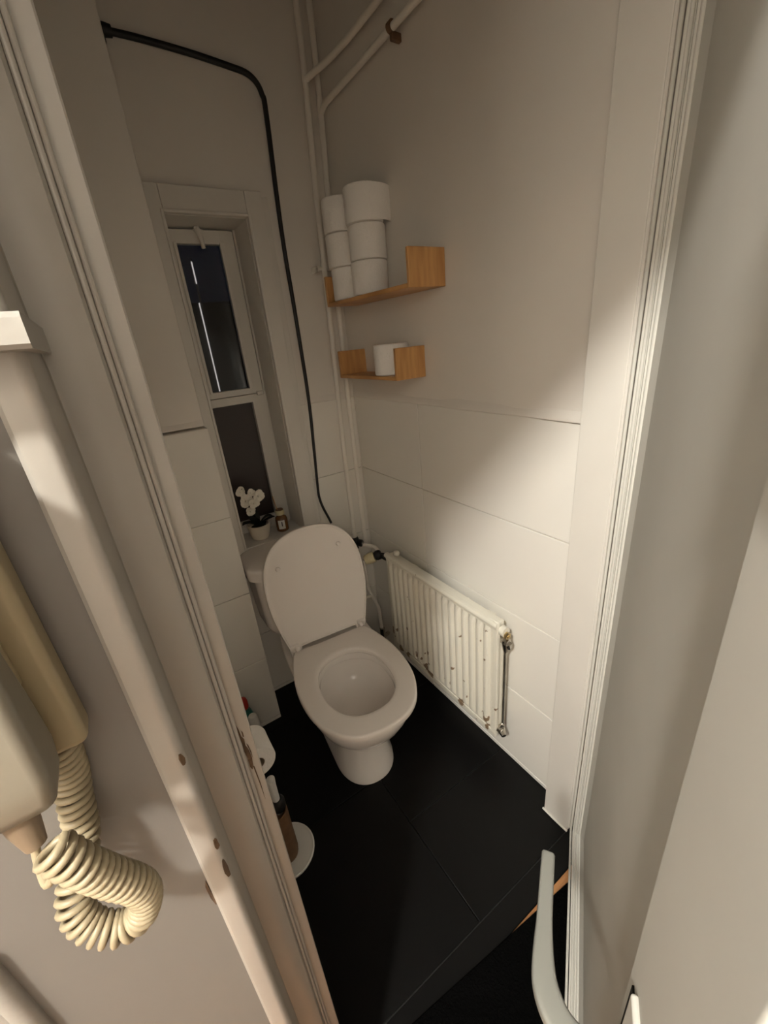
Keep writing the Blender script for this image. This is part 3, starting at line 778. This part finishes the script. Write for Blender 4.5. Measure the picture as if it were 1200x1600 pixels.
# brush stand
bs = thing('toilet_brush', 'toilet brush in a brown wooden holder on a round white tray', 'toilet brush', (-.770, -.648, 0))
bm = new(); lathe(bm, [(.001, .001), (.074, .001), (.080, .004), (.081, .009), (.077, .011), (.070, .0085), (.001, .0085)], 40); finish('tray', bm, M['whiteplastic'], bs)
bm = new(); lathe(bm, [(.001, .009), (.028, .009), (.0335, .014), (.0355, .03), (.0345, .12), (.034, .205), (.032, .212), (.030, .212), (.029, .19), (.001, .19)], 30, (-.004, -.006, 0)); finish('holder', bm, M['brown'], bs)
bm = new(); lathe(bm, [(.001, .19), (.010, .19), (.0105, .30), (.012, .33), (.001, .335)], 18, (.008, -.002, 0)); finish('brush_handle', bm, M['whiteplastic'], bs)
bm = new(); lathe(bm, [(.001, .205), (.017, .205), (.020, .214), (.020, .236), (.014, .246), (.001, .246)], 20, (.010, -.002, 0)); finish('brush_collar', bm, M['black'], bs)

# bottles behind the casing
b1 = thing('cleaner_bottle', 'teal cleaner bottle with a red cap at the foot of the pier', 'bottle', (-.737, -.225, 0))
bm = new(); loft(bm, [[Vector((hx*math.copysign(abs(math.cos(a))**.7, math.cos(a)), hy*math.copysign(abs(math.sin(a))**.7, math.sin(a)), z)) for a in [2*PI*i/24 for i in range(24)]] for hx, hy, z in ((.030, .020, .001), (.033, .022, .01), (.033, .022, .12), (.030, .021, .15), (.020, .017, .19), (.012, .012, .205), (.012, .012, .21))]); finish('bottle', bm, M['teal'], b1)
bm = new(); lathe(bm, [(.001, .208), (.015, .208), (.0165, .214), (.0165, .238), (.013, .25), (.006, .256), (.001, .257)], 20); finish('cap', bm, M['red'], b1)
b2 = thing('spray_bottle', 'white bottle with a rounded white cap in front of the teal cleaner bottle', 'bottle', (-.728, -.315, 0))
bm = new(); lathe(bm, [(.001, .001), (.026, .001), (.028, .008), (.028, .13), (.022, .155), (.012, .17), (.012, .18)], 24); finish('bottle', bm, M['whiteplastic'], b2)
bm = new(); lathe(bm, [(.001, .178), (.019, .178), (.0195, .19), (.018, .232), (.013, .243), (.001, .246)], 24); finish('cap', bm, M['whiteplastic'], b2)

# ================================================================== window sill: orchid and diffuser
po = thing('orchid_pot', 'white orchid with dark leaves in a small pale pot on the window sill', 'potted plant', (-.474, .045, WZ0))
bm = new(); lathe(bm, [(.001, .001), (.030, .001), (.033, .004), (.040, .03), (.0445, .056), (.0445, .062), (.0405, .062), (.039, .05), (.001, .048)], 28); finish('pot', bm, M['pot'], po)
bm = new(); lathe(bm, [(.0395, .047), (.02, .052), (.001, .053)], 20, cap0=True); finish('soil', bm, M['soil'], po)
def leaf(bm, a, ln, wd, rise, droop):
    d = Vector((math.cos(a), math.sin(a), 0)); s = Vector((-d.y, d.x, 0)); rings = []
    for k in range(9):
        t = k/8; c = d*ln*t + Vector((0, 0, .05 + rise*t - droop*t*t)); w_ = wd*math.sin(PI*min(1, t*.93+.07))**.7
        rings.append([c - s*w_ + Vector((0, 0, .006*(1-t))), c + Vector((0, 0, -.002)), c + s*w_ + Vector((0, 0, .006*(1-t))), c + Vector((0, 0, -.004))])
    loft(bm, rings)
for a, ln, wd, ri, dr in ((math.radians(200), .070, .021, .085, .05), (math.radians(-30), .062, .020, .10, .06), (math.radians(280), .058, .021, .055, .03), (math.radians(95), .055, .02, .11, .05), (math.radians(240), .07, .018, .10, .03), (math.radians(325), .072, .019, .06, .02), (math.radians(170), .05, .018, .05, .02)):
    bm = new(); leaf(bm, a, ln, wd, ri, dr); finish('leaf', bm, M['leaf'], po)
bm = new(); tube(bm, smooth_path([(0, 0, .05), (-.006, .005, .12), (.0, .0, .19), (.02, -.012, .205)], 6), .0018, 8); tube(bm, smooth_path([(.004, 0, .05), (-.012, .002, .13), (-.028, -.004, .20), (-.034, -.01, .22)], 6), .0018, 8); finish('stem', bm, M['leaf'], po)
def flower(c, nrm, s, seed):
    rnd = random.Random(seed); nrm = Vector(nrm).normalized()
    q = Vector((0, 0, 1)).rotation_difference(nrm).to_matrix(); rot0 = rnd.uniform(0, 6)
    f = None
    for k in range(5):
        a = rot0 + 2*PI*k/5; bm = new(); rings = []
        big = 1.15 if k % 2 == 0 else .9
        for i in range(7):
            t = i/6; wv = s*.46*big*math.sin(PI*min(1, .12+t*.80))**.8
            z = s*(.10*t + .16*t*t*math.cos(a*2+seed)) ; rr = s*(.06+.72*t)*big
            row = []
            for u, dz in ((-1, .10), (-.5, .02), (0, 0), (.5, .02), (1, .10)):
                row.append((rr, u*wv, z+dz*s*.9+.0))
            pts = [Vector((x*math.cos(a)-y_*math.sin(a), x*math.sin(a)+y_*math.cos(a), z_)) for x, y_, z_ in row]
            pts += [p - Vector((0, 0, .0012)) for p in reversed(pts)]
            rings.append([q @ p + Vector(c) for p in pts])
        loft(bm, rings); finish('petal', bm, M['petal'], po, angle=60)
    bm = new(); lathe(bm, [(.001, 0), (s*.16, s*.06), (s*.13, s*.2), (.001, s*.28)], 10, c, q); finish('flower_centre', bm, M['petal'], po)
for i, (c, nv, s) in enumerate((((-.030, -.018, .172), (-.2, -1, .25), .030), ((.018, -.018, .178), (.25, -1, .15), .030), ((-.006, -.030, .158), (.1, -1, .1), .024), ((-.040, -.010, .210), (-.3, -1, .5), .023), ((-.024, -.026, .130), (-.1, -1, -.25), .024), ((-.004, -.012, .195), (0, -1, .6), .020))):
    flower(c, nv, s, i+3)

df = thing('reed_diffuser', 'amber glass diffuser bottle with white label beside the orchid', 'bottle', (-.378, .050, WZ0))
bm = new(); lathe(bm, [(.001, .001), (.0225, .001), (.025, .004), (.025, .050), (.022, .060), (.014, .066), (.0125, .072), (.0125, .078)], 28); finish('bottle', bm, M['amber'], df)
bm = new(); lathe(bm, [(.013, .070), (.0175, .071), (.0185, .080), (.0175, .090), (.010, .091), (.009, .088), (.001, .088)], 24); finish('collar', bm, M['cream'], df)
bm = new(); lathe(bm, [(.001, .0885), (.0155, .0905), (.014, .094), (.001, .0945)], 20, cap0=False); finish('cap_insert', bm, M['brown'], df)
bm = new(); rings = []
for k in range(9):
    a = math.radians(-150 + 62*k/8 + 8); rings.append([Vector((r*math.cos(a), r*math.sin(a), z)) for r, z in ((.0252, .014), (.0256, .014), (.0256, .052), (.0252, .052))])
loft(bm, rings); lb = finish('label', bm, M['label'], df)
bm = new(); rings = []
for k in range(3):
    a = math.radians(-112 + 5*k); rings.append([Vector((r*math.cos(a), r*math.sin(a), z)) for r, z in ((.0256, .026), (.0259, .026), (.0259, .046), (.0256, .046))])
loft(bm, rings); finish('label_print', bm, M['ink'], lb)
bm = new(); tube(bm, [(0, 0, .03), (-.018, -.004, .155)], .0016, 8); finish('reed', bm, M['wood'], df)

# ================================================================== hall: ledge, door telephone, coiled cord
bm = new(); rnd = random.Random(4)
x0, x1, y0, y1, z0, z1 = -1.05, -.866, -1.262, -1.142, 1.4365, 1.4525
n = 14; rings = []
for k in range(n+1):
    x = x0 + (x1-x0)*k/n; j = lambda: rnd.uniform(-.0006, .0006)
    rings.append([Vector((x, y1 if x > -.8755 else -1.2225, z0)), Vector((x, y0+.002, z0+j())), Vector((x, y0+j(), z0+.002)), Vector((x, y0+j(), z1-.003)), Vector((x, y0+.003, z1+j())), Vector((x, y1 if x > -.8755 else -1.2225, z1))])
loft(bm, rings)
tag(finish('wall_ledge', bm, M['paint_white'], angle=35), 'thick white painted ledge on the hall wall above the door telephone', 'ledge')

ph = thing('door_telephone', 'beige wall door telephone with handset on the hall wall', 'intercom', (-.960, -1.206, 1.18))
def ph_w(x, y, z): return Vector((x+.960, y+1.206, z-1.18))
bm = new(); box(bm, ph_w(-.9155, -1.248, 1.203), ph_w(-1.015, -1.2222, 1.410), .006, 4)
finish('wall_unit', bm, M['phone'], ph)
bm = new(); box(bm, ph_w(-.930, -1.254, 1.262), ph_w(-.99, -1.244, 1.345), .004, 3); finish('cradle', bm, M['phone'], ph)
bm = new()
HS = [(1.199, -.9375, -1.258, -1.272, -.985), (1.203, -.932, -1.254, -1.284, -.990), (1.212, -.9290, -1.253, -1.289, -.990), (1.228, -.9270, -1.253, -1.291, -.990), (1.262, -.9272, -1.254, -1.288, -.990), (1.288, -.9276, -1.256, -1.284, -.990), (1.32, -.9280, -1.257, -1.283, -.990), (1.36, -.9276, -1.256, -1.286, -.990), (1.405, -.927, -1.254, -1.290, -.990)]
rings = []
for z, xr, yb, yf, xl in HS:
    r = .007; pts = []
    for cx, cy, a0 in ((xr-r, yb-r, 0), (xl+r, yb-r, 90), (xl+r, yf+r, 180), (xr-r, yf+r, 270)):
        for k in range(5):
            a = math.radians(a0+90*k/4); pts.append(ph_w(cx+r*math.cos(a), cy+r*math.sin(a), z))
    rings.append(pts)
loft(bm, rings); finish('handset', bm, M['handset'], ph, angle=45)
bm = new(); tube(bm, [ph_w(-.953, -1.270, 1.206), ph_w(-.952, -1.273, 1.190), ph_w(-.951, -1.276, 1.176)], [.0095, .008, .0055], 14); finish('cord_sleeve', bm, M['dark_cord'], ph)
# coiled cord
cp = [(-.951, -1.272, 1.174), (-.9515, -1.276, 1.162), (-.950, -1.281, 1.160)]
bm = new()
path = [(-.9435, -1.285, 1.178), (-.939, -1.287, 1.166), (-.935, -1.287, 1.153), (-.931, -1.285, 1.138), (-.926, -1.283, 1.122), (-.921, -1.280, 1.105), (-.920, -1.275, 1.084), (-.928, -1.270, 1.061), (-.940, -1.268, 1.056), (-.950, -1.265, 1.060), (-.9585, -1.260, 1.069), (-.962, -1.255, 1.082), (-.960, -1.250, 1.093), (-.955, -1.244, 1.103), (-.950, -1.240, 1.111), (-.9465, -1.235, 1.120), (-.944, -1.231, 1.135), (-.942, -1.228, 1.150), (-.938, -1.226, 1.170), (-.934, -1.232, 1.203)]
sp = smooth_path(path, 24)
ds = [0]
for a, b in zip(sp, sp[1:]): ds.append(ds[-1] + (b-a).length)
total = ds[-1]; PITCH = .0064; nturn = total/PITCH; per = 16
T, N, B = frames(sp); hel = []
j = 0
for i in range(int(nturn*per)+1):
    s = total*i/(nturn*per)
    while j < len(ds)-2 and ds[j+1] < s: j += 1
    f = (s-ds[j])/max(1e-9, ds[j+1]-ds[j])
    c = sp[j].lerp(sp[j+1], f); n_ = N[j].lerp(N[j+1], f).normalized(); b_ = B[j].lerp(B[j+1], f).normalized()
    a = 2*PI*i/per
    hel.append(c + (n_*math.cos(a) + b_*math.sin(a))*.0088)
tube(bm, smooth_path([(-.951, -1.275, 1.180), (-.9535, -1.279, 1.164), (-.9515, -1.286, 1.154), hel[0]], 6), .0024, 10)
tube(bm, hel, .0025, 8)
for v in bm.verts: v.co = v.co - Vector((-.960, -1.206, 1.18))
finish('coiled_cord', bm, M['cord'], ph, angle=80)
